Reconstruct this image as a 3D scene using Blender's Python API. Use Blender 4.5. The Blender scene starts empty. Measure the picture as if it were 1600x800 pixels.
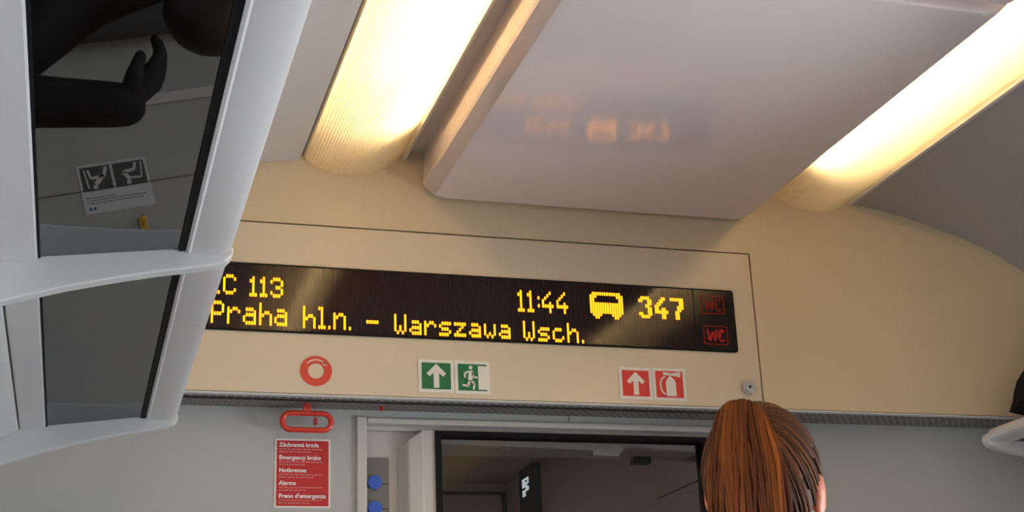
import bpy, bmesh, math, random
from mathutils import Vector, Matrix
random.seed(7)
C = bpy.context.scene
COL = C.collection
# ------------------------------------------------------------------ camera
EYE = Vector((0, 0, 1.25))
FPX = 2200.0
_y = Vector((-703, 799, FPX)).normalized()                # carriage axis in camera space (x right, y down)
_x = Vector((7411, 464, FPX)); _x = (_x - _y * _x.dot(_y)).normalized()
_z = _x.cross(_y)
if _z.y > 0: _z = -_z
RIGHT = Vector((_x.x, _y.x, _z.x)); DOWN = Vector((_x.y, _y.y, _z.y)); FWD = Vector((_x.z, _y.z, _z.z))
cd = bpy.data.cameras.new('camera'); cam = bpy.data.objects.new('camera', cd); COL.objects.link(cam)
cd.sensor_width = 36; cd.lens = FPX / 1600 * 36; cd.clip_start = .02
cam.matrix_world = Matrix(((RIGHT.x, -DOWN.x, -FWD.x, EYE.x), (RIGHT.y, -DOWN.y, -FWD.y, EYE.y),
                           (RIGHT.z, -DOWN.z, -FWD.z, EYE.z), (0, 0, 0, 1)))
C.camera = cam
# ------------------------------------------------------------------ light and exposure
SKY = 26.0            # bright overcast daylight outside the windows
TUBE = 175.0          # fluorescent tubes
LED = 1.0
C.view_settings.view_transform = 'Standard'; C.view_settings.look = 'None'
C.view_settings.exposure = -0.39; C.view_settings.gamma = 1.0; C.view_settings.use_curve_mapping = False
w = bpy.data.worlds.new('overcast_sky'); C.world = w; w.use_nodes = True
bg = w.node_tree.nodes['Background']; bg.inputs[0].default_value = (.91, .93, .97, 1); bg.inputs[1].default_value = SKY
try:
    C.cycles.max_bounces = 10; C.cycles.diffuse_bounces = 6; C.cycles.transparent_max_bounces = 16
    C.cycles.caustics_reflective = False; C.cycles.caustics_refractive = False
    C.cycles.sample_clamp_indirect = 4.0; C.cycles.use_denoising = True
except Exception: pass
XL, XR, XC = -.27, 2.43, 1.08      # side walls, car centre
YF, YW, YB = 2.80, 2.90, -4.2      # fascia, lower bulkhead, rear end
WINDOWS = [(-3.8, -2.5), (-2.25, -.95), (-.70, .60), (.85, 2.15)]
WIN_L = WINDOWS[:3] + [(.85, 1.50)]  # left front opening shortened to dim the right side of the carriage
WZ = (.82, 1.58)
for side, X in ((-1, XL - .012), (1, XR + .012)):           # portals only steer the sky light to the window openings
    for y0, y1 in (WIN_L if side < 0 else WINDOWS):
        ld = bpy.data.lights.new('window_portal', 'AREA'); ld.shape = 'RECTANGLE'
        ld.size = y1 - y0; ld.size_y = WZ[1] - WZ[0]
        ld.cycles.is_portal = True
        o = bpy.data.objects.new('window_portal', ld); COL.objects.link(o)
        o.location = (X, (y0 + y1) / 2, sum(WZ) / 2)
        o.rotation_euler = (math.pi / 2, 0, math.pi / 2 if side > 0 else -math.pi / 2)
        o.matrix_world = Matrix.Translation(o.location) @ Vector((-side, 0, 0)).to_track_quat('-Z', 'Z').to_matrix().to_4x4()
        _r = o.matrix_world.to_3x3()
        if abs((_r @ Vector((1, 0, 0))).y) < .5: ld.size, ld.size_y = ld.size_y, ld.size

# ------------------------------------------------------------------ materials
def srgb(c): return tuple(((v / 255) / 12.92 if v / 255 <= .04045 else ((v / 255 + .055) / 1.055) ** 2.4) for v in c)
MATS = {}
def mat(name, col, rough=.5, metal=0, spec=.5, emit=None, estr=0, noise=0, nscale=30, bump=0, bscale=200, coat=0, sss=0):
    if name in MATS: return MATS[name]
    m = bpy.data.materials.new(name); m.use_nodes = True; nt = m.node_tree; b = nt.nodes['Principled BSDF']
    b.inputs['Base Color'].default_value = (*col, 1); b.inputs['Roughness'].default_value = rough
    b.inputs['Metallic'].default_value = metal; b.inputs['Specular IOR Level'].default_value = spec
    if coat: b.inputs['Coat Weight'].default_value = coat; b.inputs['Coat Roughness'].default_value = .15
    if sss:
        b.inputs['Subsurface Weight'].default_value = sss; b.inputs['Subsurface Scale'].default_value = .02
        b.inputs['Subsurface Radius'].default_value = (1, .35, .2)
    if emit: b.inputs['Emission Color'].default_value = (*emit, 1); b.inputs['Emission Strength'].default_value = estr
    if noise or bump:
        tc = nt.nodes.new('ShaderNodeTexCoord')
    if noise:
        n = nt.nodes.new('ShaderNodeTexNoise'); n.inputs['Scale'].default_value = nscale; n.inputs['Detail'].default_value = 4
        nt.links.new(tc.outputs['Object'], n.inputs['Vector'])
        mr = nt.nodes.new('ShaderNodeMapRange'); mr.inputs['To Min'].default_value = 1 - noise; mr.inputs['To Max'].default_value = 1 + noise
        nt.links.new(n.outputs['Fac'], mr.inputs['Value'])
        mx = nt.nodes.new('ShaderNodeVectorMath'); mx.operation = 'SCALE'; mx.inputs[0].default_value = col
        nt.links.new(mr.outputs['Result'], mx.inputs['Scale']); nt.links.new(mx.outputs['Vector'], b.inputs['Base Color'])
    if bump:
        n2 = nt.nodes.new('ShaderNodeTexNoise'); n2.inputs['Scale'].default_value = bscale
        nt.links.new(tc.outputs['Object'], n2.inputs['Vector'])
        bp = nt.nodes.new('ShaderNodeBump'); bp.inputs['Strength'].default_value = bump; bp.inputs['Distance'].default_value = .002
        nt.links.new(n2.outputs['Fac'], bp.inputs['Height']); nt.links.new(bp.outputs['Normal'], b.inputs['Normal'])
    MATS[name] = m; return m
CREAM = mat('cream_laminate', (.66, .54, .37), .42, noise=.03, nscale=3, bump=.04, bscale=400)
CREAM2 = mat('cream_hatch_paint', (.68, .57, .42), .40, noise=.025, nscale=4, bump=.04, bscale=400)
LOWER = mat('pale_grey_laminate', (.435, .45, .445), .45, noise=.02, nscale=4)
CEILP = mat('satin_white_panel', (.84, .73, .72), .10, noise=.02, nscale=2, spec=.6)
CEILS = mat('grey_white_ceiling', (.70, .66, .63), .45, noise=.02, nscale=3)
CEILR = mat('shaded_ceiling_side', (.42, .38, .36), .5, noise=.03, nscale=3)  # darker copy of the ceiling colour, shade of the right side painted in
HOUS = mat('white_reflector', (.85, .83, .78), .5)
GREYP = mat('light_grey_plastic', (.62, .62, .62), .45, noise=.02, nscale=8)
ALU = mat('painted_aluminium', (.66, .65, .66), .32, metal=.15, noise=.02, nscale=6)
RUB = mat('black_rubber', (.006, .006, .007), .6, spec=.12)
BLACK = mat('black_gap', (.01, .01, .01), .8)
WHITE = mat('white_sticker', (.80, .77, .70), .45)
GREEN = mat('safety_green', (.0, .125, .04), .4)
RED = mat('safety_red', (.62, .03, .03), .4)
REDH = mat('red_handle_plastic', (.62, .035, .02), .3, coat=.3)
REDN = mat('notice_red', (.50, .012, .02), .45)
NTXT = mat('notice_white_print', (.85, .80, .80), .5)
CHROME = mat('chrome', (.75, .75, .76), .15, metal=1)
FLOOR = mat('grey_speckled_floor', (.30, .29, .28), .9, noise=.3, nscale=300, bump=.3)
SEATF = mat('charcoal_seat_fabric', (.05, .055, .06), .9, noise=.3, nscale=200, bump=.3)
BLUE = mat('blue_button', (.02, .10, .55), .4)
PANELG = mat('dark_grey_panel', (.16, .15, .145), .35)
BAGM = mat('black_nylon', (.008, .008, .008), .8, spec=.1, bump=.4, bscale=300)
SKIN = mat('skin', (.46, .135, .07), .5, sss=.3)
SKINR = mat('reddish_skin', (.42, .18, .13), .5, sss=.2)
DARKB = mat('dark_brown_panel', (.22, .18, .16), .4, noise=.05, nscale=5)
VEST = mat('vestibule_grey', (.60, .58, .56), .5)
VBRN = mat('vestibule_brown', (.38, .31, .28), .5)
BRASS = mat('brass', (.95, .62, .12), .4, metal=1)
STKG = mat('notice_grey_print', (.09, .09, .09), .5)
STKW = mat('notice_pale_film', (.66, .68, .71), .5)
STKB = mat('notice_blue_print', (.05, .08, .25), .5)

def ledmat(name, col, s):
    return mat(name, (.02, .01, .0), .6, spec=.05, emit=col, estr=s)
AMBER = ledmat('amber_led', (1.0, .285, .008), 4.2 * LED)
WCRED = ledmat('dim_red_led', (1.0, .03, .04), .13)
WCRED2 = ledmat('red_led', (1.0, .03, .05), .26)
LIT = ledmat('lit_white_sign', (.8, .95, 1.0), .8)

def nodes_mat(name):
    m = bpy.data.materials.new(name); m.use_nodes = True; nt = m.node_tree; nt.nodes.clear()
    out = nt.nodes.new('ShaderNodeOutputMaterial'); MATS[name] = m; return m, nt, out
# tinted, mirror-coated rack glass
GLASS, nt, out = nodes_mat('tinted_coated_glass')
gl = nt.nodes.new('ShaderNodeBsdfGlossy'); gl.inputs['Roughness'].default_value = .012; gl.inputs['Color'].default_value = (.86, .87, .88, 1)
tr = nt.nodes.new('ShaderNodeBsdfTransparent'); tr.inputs['Color'].default_value = (.05, .055, .055, 1)
fr = nt.nodes.new('ShaderNodeFresnel'); fr.inputs['IOR'].default_value = 2.15
mx = nt.nodes.new('ShaderNodeMixShader'); ad = nt.nodes.new('ShaderNodeMath'); ad.operation = 'MULTIPLY_ADD'; ad.inputs[1].default_value = .25; ad.inputs[2].default_value = .235
nt.links.new(fr.outputs[0], ad.inputs[0]); nt.links.new(ad.outputs[0], mx.inputs[0]); nt.links.new(tr.outputs[0], mx.inputs[1]); nt.links.new(gl.outputs[0], mx.inputs[2])
nt.links.new(mx.outputs[0], out.inputs[0])
# clear window / door glass
def clearglass(name, tint, refl=1.0):
    m, nt, out = nodes_mat(name)
    gl = nt.nodes.new('ShaderNodeBsdfGlossy'); gl.inputs['Roughness'].default_value = .02; gl.inputs['Color'].default_value = (refl, refl, refl, 1)
    tr = nt.nodes.new('ShaderNodeBsdfTransparent'); tr.inputs['Color'].default_value = (*tint, 1)
    fr = nt.nodes.new('ShaderNodeFresnel'); fr.inputs['IOR'].default_value = 1.45
    mx = nt.nodes.new('ShaderNodeMixShader'); nt.links.new(fr.outputs[0], mx.inputs[0]); nt.links.new(tr.outputs[0], mx.inputs[1]); nt.links.new(gl.outputs[0], mx.inputs[2])
    nt.links.new(mx.outputs[0], out.inputs[0]); return m
WGLASS = clearglass('window_glass', (.93, .95, .95)); DGLASS = clearglass('door_glass', (.92, .91, .90), .35)
# ribbed lamp diffuser
DIFF, nt, out = nodes_mat('ribbed_lamp_diffuser')
tl = nt.nodes.new('ShaderNodeBsdfTranslucent'); tl.inputs['Color'].default_value = (.95, .90, .78, 1)
df = nt.nodes.new('ShaderNodeBsdfDiffuse'); df.inputs['Color'].default_value = (.78, .73, .62, 1)
tr = nt.nodes.new('ShaderNodeBsdfTransparent'); tr.inputs['Color'].default_value = (1, .95, .85, 1)
m1 = nt.nodes.new('ShaderNodeMixShader'); m1.inputs[0].default_value = .60
m2 = nt.nodes.new('ShaderNodeMixShader'); m2.inputs[0].default_value = .30
nt.links.new(tl.outputs[0], m1.inputs[1]); nt.links.new(df.outputs[0], m1.inputs[2])
nt.links.new(m1.outputs[0], m2.inputs[1]); nt.links.new(tr.outputs[0], m2.inputs[2]); nt.links.new(m2.outputs[0], out.inputs[0])
TUBEM, nt, out = nodes_mat('fluorescent_tube')
em = nt.nodes.new('ShaderNodeEmission'); em.inputs[0].default_value = (1.0, .74, .40, 1); em.inputs[1].default_value = TUBE
nt.links.new(em.outputs[0], out.inputs[0])
# display glass with fine vertical lines
SCREEN = mat('display_black_glass', (.012, .006, .005), .10, spec=.3)
nt = SCREEN.node_tree; b = nt.nodes['Principled BSDF']
tc = nt.nodes.new('ShaderNodeTexCoord'); wv = nt.nodes.new('ShaderNodeTexWave'); wv.bands_direction = 'X'; wv.inputs['Scale'].default_value = 1 / .0054 * math.pi / 20 * 2
wv.inputs['Distortion'].default_value = 0
nt.links.new(tc.outputs['Object'], wv.inputs['Vector'])
cr = nt.nodes.new('ShaderNodeMix'); cr.data_type = 'RGBA'; cr.inputs[6].default_value = (.008, .004, .004, 1); cr.inputs[7].default_value = (.022, .009, .008, 1)
nt.links.new(wv.outputs['Fac'], cr.inputs[0]); nt.links.new(cr.outputs[2], b.inputs['Base Color'])
SCREENW = mat('display_plain_black_glass', (.008, .007, .007), .12, spec=.3)
# perforated grille strip
MESHM = mat('perforated_grey_grille', (.16, .145, .145), .55)
nt = MESHM.node_tree; b = nt.nodes['Principled BSDF']
tc = nt.nodes.new('ShaderNodeTexCoord'); mp = nt.nodes.new('ShaderNodeMapping'); mp.inputs['Scale'].default_value = (62, 62, 62)
nt.links.new(tc.outputs['Object'], mp.inputs['Vector'])
bk = nt.nodes.new('ShaderNodeTexBrick'); bk.inputs['Scale'].default_value = 1.0; bk.inputs['Mortar Size'].default_value = .16
bk.inputs['Brick Width'].default_value = 1.1; bk.inputs['Row Height'].default_value = .8
bk.inputs['Color1'].default_value = (.085, .068, .066, 1); bk.inputs['Color2'].default_value = (.09, .08, .08, 1); bk.inputs['Mortar'].default_value = (.30, .27, .265, 1)
nt.links.new(mp.outputs[0], bk.inputs['Vector']); nt.links.new(bk.outputs['Color'], b.inputs['Base Color'])
# hair: every strand keeps its own tint
def hairmat(name, dark, light):
    m = mat(name, dark, .6, spec=.14); nt = m.node_tree; b = nt.nodes['Principled BSDF']
    at = nt.nodes.new('ShaderNodeAttribute'); at.attribute_name = 'strand'
    mxr = nt.nodes.new('ShaderNodeMix'); mxr.data_type = 'RGBA'; mxr.inputs[6].default_value = (*dark, 1); mxr.inputs[7].default_value = (*light, 1)
    nt.links.new(at.outputs['Fac'], mxr.inputs[0]); nt.links.new(mxr.outputs[2], b.inputs['Base Color']); return m
HAIR = hairmat('auburn_hair', (.045, .011, .002), (.25, .066, .007))
HAIRC = hairmat('brown_combed_hair', (.035, .013, .006), (.125, .045, .015))
HAIRD = mat('dark_hair', (.012, .009, .008), .5)

# ------------------------------------------------------------------ mesh helpers
OFF = {}
class MB:
    def __init__(s): s.bm = bmesh.new(); s.col = None
    def poly(s, pts): return s.bm.faces.new([s.bm.verts.new(p) for p in pts])
    def box(s, x0, x1, y0, y1, z0, z1):
        v = [s.bm.verts.new(p) for p in ((x0,y0,z0),(x1,y0,z0),(x1,y1,z0),(x0,y1,z0),(x0,y0,z1),(x1,y0,z1),(x1,y1,z1),(x0,y1,z1))]
        for f in ((0,3,2,1),(4,5,6,7),(0,1,5,4),(1,2,6,5),(2,3,7,6),(3,0,4,7)): s.bm.faces.new([v[i] for i in f])
        return s
    def loft(s, loops, cap=True, closed=True):
        L = [[s.bm.verts.new(p) for p in lp] for lp in loops]; n = len(L[0])
        for a, b in zip(L, L[1:]):
            for i in range(n if closed else n - 1): s.bm.faces.new((a[i], a[(i+1) % n], b[(i+1) % n], b[i]))
        if cap:
            for lp in (L[0], L[-1]):
                f = s.bm.faces.new(lp)
                if n > 4: bmesh.ops.triangulate(s.bm, faces=[f])
        return s
    def prism(s, pts, axis, a0, a1):
        def P(p, a): return (p[0], a, p[1]) if axis == 'y' else ((a, p[0], p[1]) if axis == 'x' else (p[0], p[1], a))
        return s.loft([[P(p, a0) for p in pts], [P(p, a1) for p in pts]])
    def tube(s, path, r, n=8, caps=True, close=False):
        path = [Vector(p) for p in path]; m = len(path); loops = []
        prev = None
        for i, p in enumerate(path):
            t = (path[(i+1) % m] - path[i-1]) if (close or 0 < i < m-1) else (path[1]-path[0] if i == 0 else path[-1]-path[-2])
            t.normalize()
            u = prev - t * prev.dot(t) if prev is not None else t.orthogonal()
            if u.length < 1e-6: u = t.orthogonal()
            u.normalize(); prev = u; v = t.cross(u)
            rr = r[i] if isinstance(r, (list, tuple)) else r
            loops.append([p + (u * math.cos(k/n*2*math.pi) + v * math.sin(k/n*2*math.pi)) * rr for k in range(n)])
        if close: loops.append(loops[0]); return s.loft(loops, cap=False)
        return s.loft(loops, cap=caps)
    def sphere(s, c, r, seg=20, rings=14):
        r = (r, r, r) if not isinstance(r, (tuple, list)) else r
        bmesh.ops.create_uvsphere(s.bm, u_segments=seg, v_segments=rings, radius=1,
            matrix=Matrix.Translation(c) @ Matrix.Diagonal((*r, 1))); return s
    def cyl(s, c, axis, r, h, n=28, r2=None):
        c = Vector(c); ax = {'x': Vector((1,0,0)), 'y': Vector((0,1,0)), 'z': Vector((0,0,1))}[axis]
        return s.loft([[c - ax*h/2 + d*r for d in circ(ax, n)], [c + ax*h/2 + d*(r if r2 is None else r2) for d in circ(ax, n)]])
    def build(s, name, m, parent=None, origin=None, smooth=False, bevel=0, seg=2, autos=0, xform=None):
        bmesh.ops.remove_doubles(s.bm, verts=s.bm.verts, dist=1e-6)
        if xform is not None: s.bm.transform(xform)
        bmesh.ops.recalc_face_normals(s.bm, faces=s.bm.faces)
        if parent is not None: o0 = OFF[parent.name]
        elif origin is not None: o0 = Vector(origin)
        else:
            vs = s.bm.verts; xs = [v.co.x for v in vs]; ys = [v.co.y for v in vs]; zs = [v.co.z for v in vs]
            o0 = Vector(((min(xs)+max(xs))/2, (min(ys)+max(ys))/2, min(zs)))
        bmesh.ops.translate(s.bm, verts=s.bm.verts, vec=-o0)
        me = bpy.data.meshes.new(name); s.bm.to_mesh(me); s.bm.free()
        me.materials.append(m)
        if smooth:
            for p in me.polygons: p.use_smooth = True
        if autos:
            for p in me.polygons: p.use_smooth = True
            me.set_sharp_from_angle(angle=math.radians(autos))
        ob = bpy.data.objects.new(name, me); COL.objects.link(ob)
        if parent is not None: ob.parent = parent
        else: ob.location = o0
        OFF[ob.name] = o0
        if bevel:
            b = ob.modifiers.new('bevel', 'BEVEL'); b.width = bevel; b.segments = seg; b.limit_method = 'ANGLE'; b.angle_limit = math.radians(35)
            b.harden_normals = False
        return ob
def circ(ax, n):
    u = ax.orthogonal().normalized(); v = ax.cross(u)
    return [u*math.cos(i/n*2*math.pi) + v*math.sin(i/n*2*math.pi) for i in range(n)]
def tag(o, label, cat, group=None, kind=None):
    if label: o['label'] = label
    if cat: o['category'] = cat
    if group: o['group'] = group
    if kind: o['kind'] = kind
    return o
def thing(name, loc, label, cat, group=None):
    o = bpy.data.objects.new(name, None); COL.objects.link(o); o.location = loc; o.empty_display_size = .05
    OFF[o.name] = Vector(loc); return tag(o, label, cat, group)
def struct(o, label, cat='wall'): return tag(o, label, cat, kind='structure')
def stroke(mb, p, q, w, y0, y1):
    """a flat bar between two XZ points, extruded from y0 to y1"""
    p = Vector(p); q = Vector(q); d = (q - p).normalized(); n = Vector((-d.y, d.x)) * w / 2
    mb.prism([tuple(p+n), tuple(q+n), tuple(q-n), tuple(p-n)], 'y', y0, y1)
def disc(mb, c, r, y0, y1, n=20): mb.prism([(c[0]+r*math.cos(i/n*2*math.pi), c[1]+r*math.sin(i/n*2*math.pi)) for i in range(n)], 'y', y0, y1)
def rrect(x0, x1, z0, z1, r, n=5):
    pts = []
    for cx, cz, a in ((x1-r, z1-r, 0), (x0+r, z1-r, 90), (x0+r, z0+r, 180), (x1-r, z0+r, 270)):
        for k in range(n+1):
            t = math.radians(a + 90*k/n); pts.append((cx + r*math.cos(t), cz + r*math.sin(t)))
    return pts
def ring(mb, outer, inner, y0, y1):
    n = len(outer); V = lambda p, y: (p[0], y, p[1])
    for i in range(n):
        j = (i+1) % n
        mb.poly([V(outer[i],y0), V(outer[j],y0), V(inner[j],y0), V(inner[i],y0)]); mb.poly([V(outer[i],y1), V(inner[i],y1), V(inner[j],y1), V(outer[j],y1)])
        mb.poly([V(outer[i],y0), V(outer[i],y1), V(outer[j],y1), V(outer[j],y0)]); mb.poly([V(inner[i],y0), V(inner[j],y0), V(inner[j],y1), V(inner[i],y1)])
def text_mesh(txt, x, z, size, y, m, name, parent, bold=0, align='LEFT', fit=None):
    cu = bpy.data.curves.new('txt', 'FONT'); cu.body = txt; cu.size = size; cu.extrude = .00025; cu.offset = bold; cu.align_x = align
    cu.resolution_u = 3
    t = bpy.data.objects.new('txt', cu); COL.objects.link(t); bpy.context.view_layer.update()
    me = bpy.data.meshes.new_from_object(t.evaluated_get(bpy.context.evaluated_depsgraph_get()))
    bpy.data.objects.remove(t); bpy.data.curves.remove(cu)
    bm = bmesh.new(); bm.from_mesh(me); bpy.data.meshes.remove(me)
    if fit:
        xs = [v.co.x for v in bm.verts]; k = fit / (max(xs) - min(xs)); bm.transform(Matrix.Diagonal((k, 1, 1, 1)))
    bm.transform(Matrix.Translation((x, y, z)) @ Matrix.Rotation(math.pi/2, 4, 'X'))
    mb = MB(); mb.bm.free(); mb.bm = bm
    return mb.build(name, m, parent)

# ================================================================== THE SETTING
m = MB().box(XL-.06, XR+.06, YB-.06, 5.6, -.05, 0); struct(m.build('floor', FLOOR), 'grey speckled carriage floor', 'floor')
# side walls with window openings
for nm, X0, X1 in (('wall_left', XL-.06, XL), ('wall_right', XR, XR+.06)):
    m = MB(); m.box(X0, X1, YB, 3.0, 0, WZ[0]); m.box(X0, X1, YB, 3.0, WZ[1], 2.3)
    WN = WINDOWS if nm == 'wall_right' else WIN_L
    ys = [YB] + [v for wdw in WN for v in wdw] + [3.0]
    for a, b in zip(ys[0::2], ys[1::2]): m.box(X0, X1, a, b, WZ[0], WZ[1])
    struct(m.build(nm, GREYP), 'pale grey side wall of the carriage with windows')
k = 1
for X0, X1 in ((XL-.045, XL-.005), (XR+.005, XR+.045)):
    for y0, y1 in (WINDOWS if X0 > 0 else WIN_L):
        m = MB()
        m.box(X0, X1, y0, y1, WZ[0], WZ[0]+.03); m.box(X0, X1, y0, y1, WZ[1]-.03, WZ[1]); m.box(X0, X1, y0, y0+.03, WZ[0]+.03, WZ[1]-.03); m.box(X0, X1, y1-.03, y1, WZ[0]+.03, WZ[1]-.03)
        o = m.build('window_%d' % k, RUB); struct(o, 'carriage side window', 'window')
        g = MB().box((X0+X1)/2-.003, (X0+X1)/2+.003, y0+.03, y1-.03, WZ[0]+.03, WZ[1]-.03).build('pane', WGLASS, o); k += 1
m = MB().box(XL-.06, XR+.06, YB-.06, YB, 0, 2.6); struct(m.build('wall_back', GREYP), 'grey end wall behind the camera')
# lower bulkhead with the door recess; raised dado rail
DX0, DX1, DZ = .575, 1.60, 1.905
m = MB(); m.box(XL, DX0, YW, YW+.05, 0, 1.96); m.box(DX1, XR, YW, YW+.05, 0, 1.96); m.box(DX0, DX1, YW, YW+.05, 1.925, 1.96)
struct(m.build('wall_front', LOWER), 'pale grey lower bulkhead wall around the end door')
m = MB().box(XL, .55, YW-.012, YW, 1.13, 1.155); struct(m.build('trim_1', GREYP, bevel=.004), 'pale dado rail on the bulkhead below the picture', 'trim')
m = MB().box(XL, .55, YW-.0012, YW, 1.328, 1.331); struct(m.build('trim_2', PANELG), 'thin panel joint on the bulkhead', 'trim')
# header joint
m = MB().box(1.031, 1.033, YW-.0015, YW, 1.93, 1.955); struct(m.build('trim_3', PANELG), 'thin vertical joint in the strip over the door', 'trim')
# upper cream wall with the hatch opening
HX0, HX1, HZ0, HZ1 = -.12, 1.462, 1.9505, 2.317
m = MB(); m.box(XL, HX0-.003, YF, YF+.02, HZ0, 2.62); m.box(HX1+.003, XR, YF, YF+.02, HZ0, 2.62); m.box(HX0-.003, HX1+.003, YF, YF+.02, HZ1+.003, 2.62)
struct(m.build('wall_bulkhead', CREAM), 'cream upper bulkhead wall above the door')
m = MB().box(HX0-.02, HX1+.02, YF+.020, YF+.028, HZ0-.01, HZ1+.02); struct(m.build('trim_4', BLACK), 'dark gap behind the hatch panel', 'trim')
# underside of the upper bulkhead: perforated grille
m = MB().box(XL, XR, YF+.016, YW, 1.943, 1.95); struct(m.build('trim_5', MESHM), 'perforated grey grille strip under the cream bulkhead', 'trim')
m = MB().box(XL, XR, YF-.001, YF+.016, 1.945, 1.9495)
struct(m.build('trim_6', GREYP, bevel=.002), 'pale grey edge strip along the bottom of the cream bulkhead', 'trim')

# ceiling shell (everything above the lamps and panels)
def off_x(o, sgn): return XC + sgn * o
side = [(.668, 2.466), (.70, 2.463), (.75, 2.455), (.82, 2.440), (.88, 2.424), (.96, 2.400), (1.035, 2.372), (1.09, 2.345), (1.14, 2.317), (1.20, 2.272), (1.26, 2.21), (1.31, 2.14), (1.345, 2.04)]
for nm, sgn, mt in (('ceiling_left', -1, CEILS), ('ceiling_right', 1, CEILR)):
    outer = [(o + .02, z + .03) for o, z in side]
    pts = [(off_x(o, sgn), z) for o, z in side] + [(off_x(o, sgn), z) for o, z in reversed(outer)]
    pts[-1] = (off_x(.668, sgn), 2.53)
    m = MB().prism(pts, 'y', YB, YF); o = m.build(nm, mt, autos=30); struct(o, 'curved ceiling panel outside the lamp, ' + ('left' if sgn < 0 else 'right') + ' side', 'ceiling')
m = MB().box(XC-.434, XC+.434, YB, YF, 2.510, 2.55); struct(m.build('ceiling', CEILS), 'flat middle ceiling above the lowered panel', 'ceiling')
m = MB().box(XL-.06, XR+.06, YB-.06, YF+.1, 2.62, 2.66); struct(m.build('ceiling_roof', BLACK), 'roof closing the carriage above the ceiling', 'ceiling')
# bright edge strip beside the outer side of each lamp
for i, sgn in ((7, 1),):
    xa, xb = sorted((off_x(.660, sgn), off_x(.672, sgn)))
    m = MB().box(xa, xb, YB, YF, 2.460, 2.475); struct(m.build('trim_%d' % i, CEILS, bevel=.002), 'narrow edge strip beside the ceiling lamp', 'trim')

# ================================================================== CEILING PANELS
def ceiling_panel(y0, y1, label):
    root = thing('ceiling_panel', (XC-.005, (y0+y1)/2, 2.394), label, 'ceiling panel')
    def rr(hx, inset, z, r):
        pts = rrect(XC-.005-hx+inset, XC-.005+hx-inset, y0+inset*.3, y1-inset*.3, r, 8)
        return [(p[0], p[1], z) for p in pts]
    m = MB(); m.loft([rr(.390, 0, 2.512, .014), rr(.397, 0, 2.425, .015), rr(.397, .003, 2.4175, .015), rr(.397, .016, 2.4045, .015), rr(.397, .026, 2.3965, .015), rr(.397, .040, 2.3935, .015)])
    m.build('panel', CEILP, root, autos=22)
    return root
ceiling_panel(1.772, 2.790, 'lowered satin white ceiling panel between the two lamps, reaching the cream bulkhead')
ceiling_panel(-.28, 1.760, 'second lowered ceiling panel, nearer to the viewer, behind a joint in the top right corner')
ceiling_panel(-2.35, -.29, 'lowered ceiling panel further back over the rear seats')
ceiling_panel(-4.15, -2.36, 'rearmost lowered ceiling panel by the back wall')

# ================================================================== LAMPS
def lamp(sgn, label):
    root = thing('ceiling_lamp', (off_x(.55, sgn), 0, 2.44), label, 'lamp', 'fluorescent ceiling lamps')
    X = lambda o: off_x(o, sgn)
    m = MB(); t = .004
    pts = [(X(.437), 2.506), (X(.437), 2.575), (X(.660), 2.575), (X(.660), 2.476), (X(.656), 2.476), (X(.656), 2.571), (X(.441), 2.571), (X(.441), 2.506)]
    m.prism(pts, 'y', YB, YF-.001); xa, xb = sorted((X(.4345), X(.4405))); m.box(xa, xb, YB, YF-.001, 2.485, 2.5055); m.build('housing', HOUS, root)
    # ribbed diffuser: curved shell, asymmetric bulge
    n = 76; outer = []; inner = []
    for i in range(n+1):
        s = i / n; o = .441 + .215 * s
        zc = 2.503 + (2.474 - 2.503) * s - .050 * math.sin(math.pi * s) ** .62
        rib = .0012 * (1 if i % 2 else -1)
        outer.append((X(o), zc + rib)); inner.append((X(o), zc + .0035))
    m = MB().prism(outer + inner[::-1], 'y', YB, YF-.002); m.build('diffuser', DIFF, root)
    # tubes end to end
    y = 2.60
    while y > -3.9:
        y2 = y - 1.2
        m = MB().cyl((X(.494), (y+y2)/2, 2.508), 'y', .013, 1.2, 16); tb = m.build('tube', TUBEM, root)
        for yy in (y - .012, y2 + .012):
            MB().cyl((X(.494), yy + (.022 if yy > y2+.1 else -.022), 2.508), 'y', .0135, .018, 16).build('end_cap', CHROME, tb)
        y = y2 - .05
    return root
lamp(-1, 'long lit ribbed ceiling lamp beside the left luggage rack')
lamp(1, 'long lit ceiling lamp at the right, above the side ceiling coloured in shade')

# ================================================================== FASCIA HATCH
fp = thing('hatch_panel', ((HX0+HX1)/2, YF, HZ0), 'wide cream hatch panel framing the amber display', 'panel')
m = MB().box(HX0, HX1, YF, YF+.02, HZ0, HZ1); m.build('panel', CREAM2, fp, bevel=.0015)
lk = MB(); lk.cyl((1.428, YF-.004, 1.996), 'y', .0155, .008, 32); lk.cyl((1.428, YF-.009, 1.996), 'y', .0125, .004, 32, .011)
lko = lk.build('lock', CHROME, fp, bevel=.001); tag(lko, 'round chrome lock', None)
m = MB(); disc(m, (1.428, 1.996), .0045, YF-.0122, YF-.0105, 3); m.build('keyhole', RUB, lko)

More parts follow.
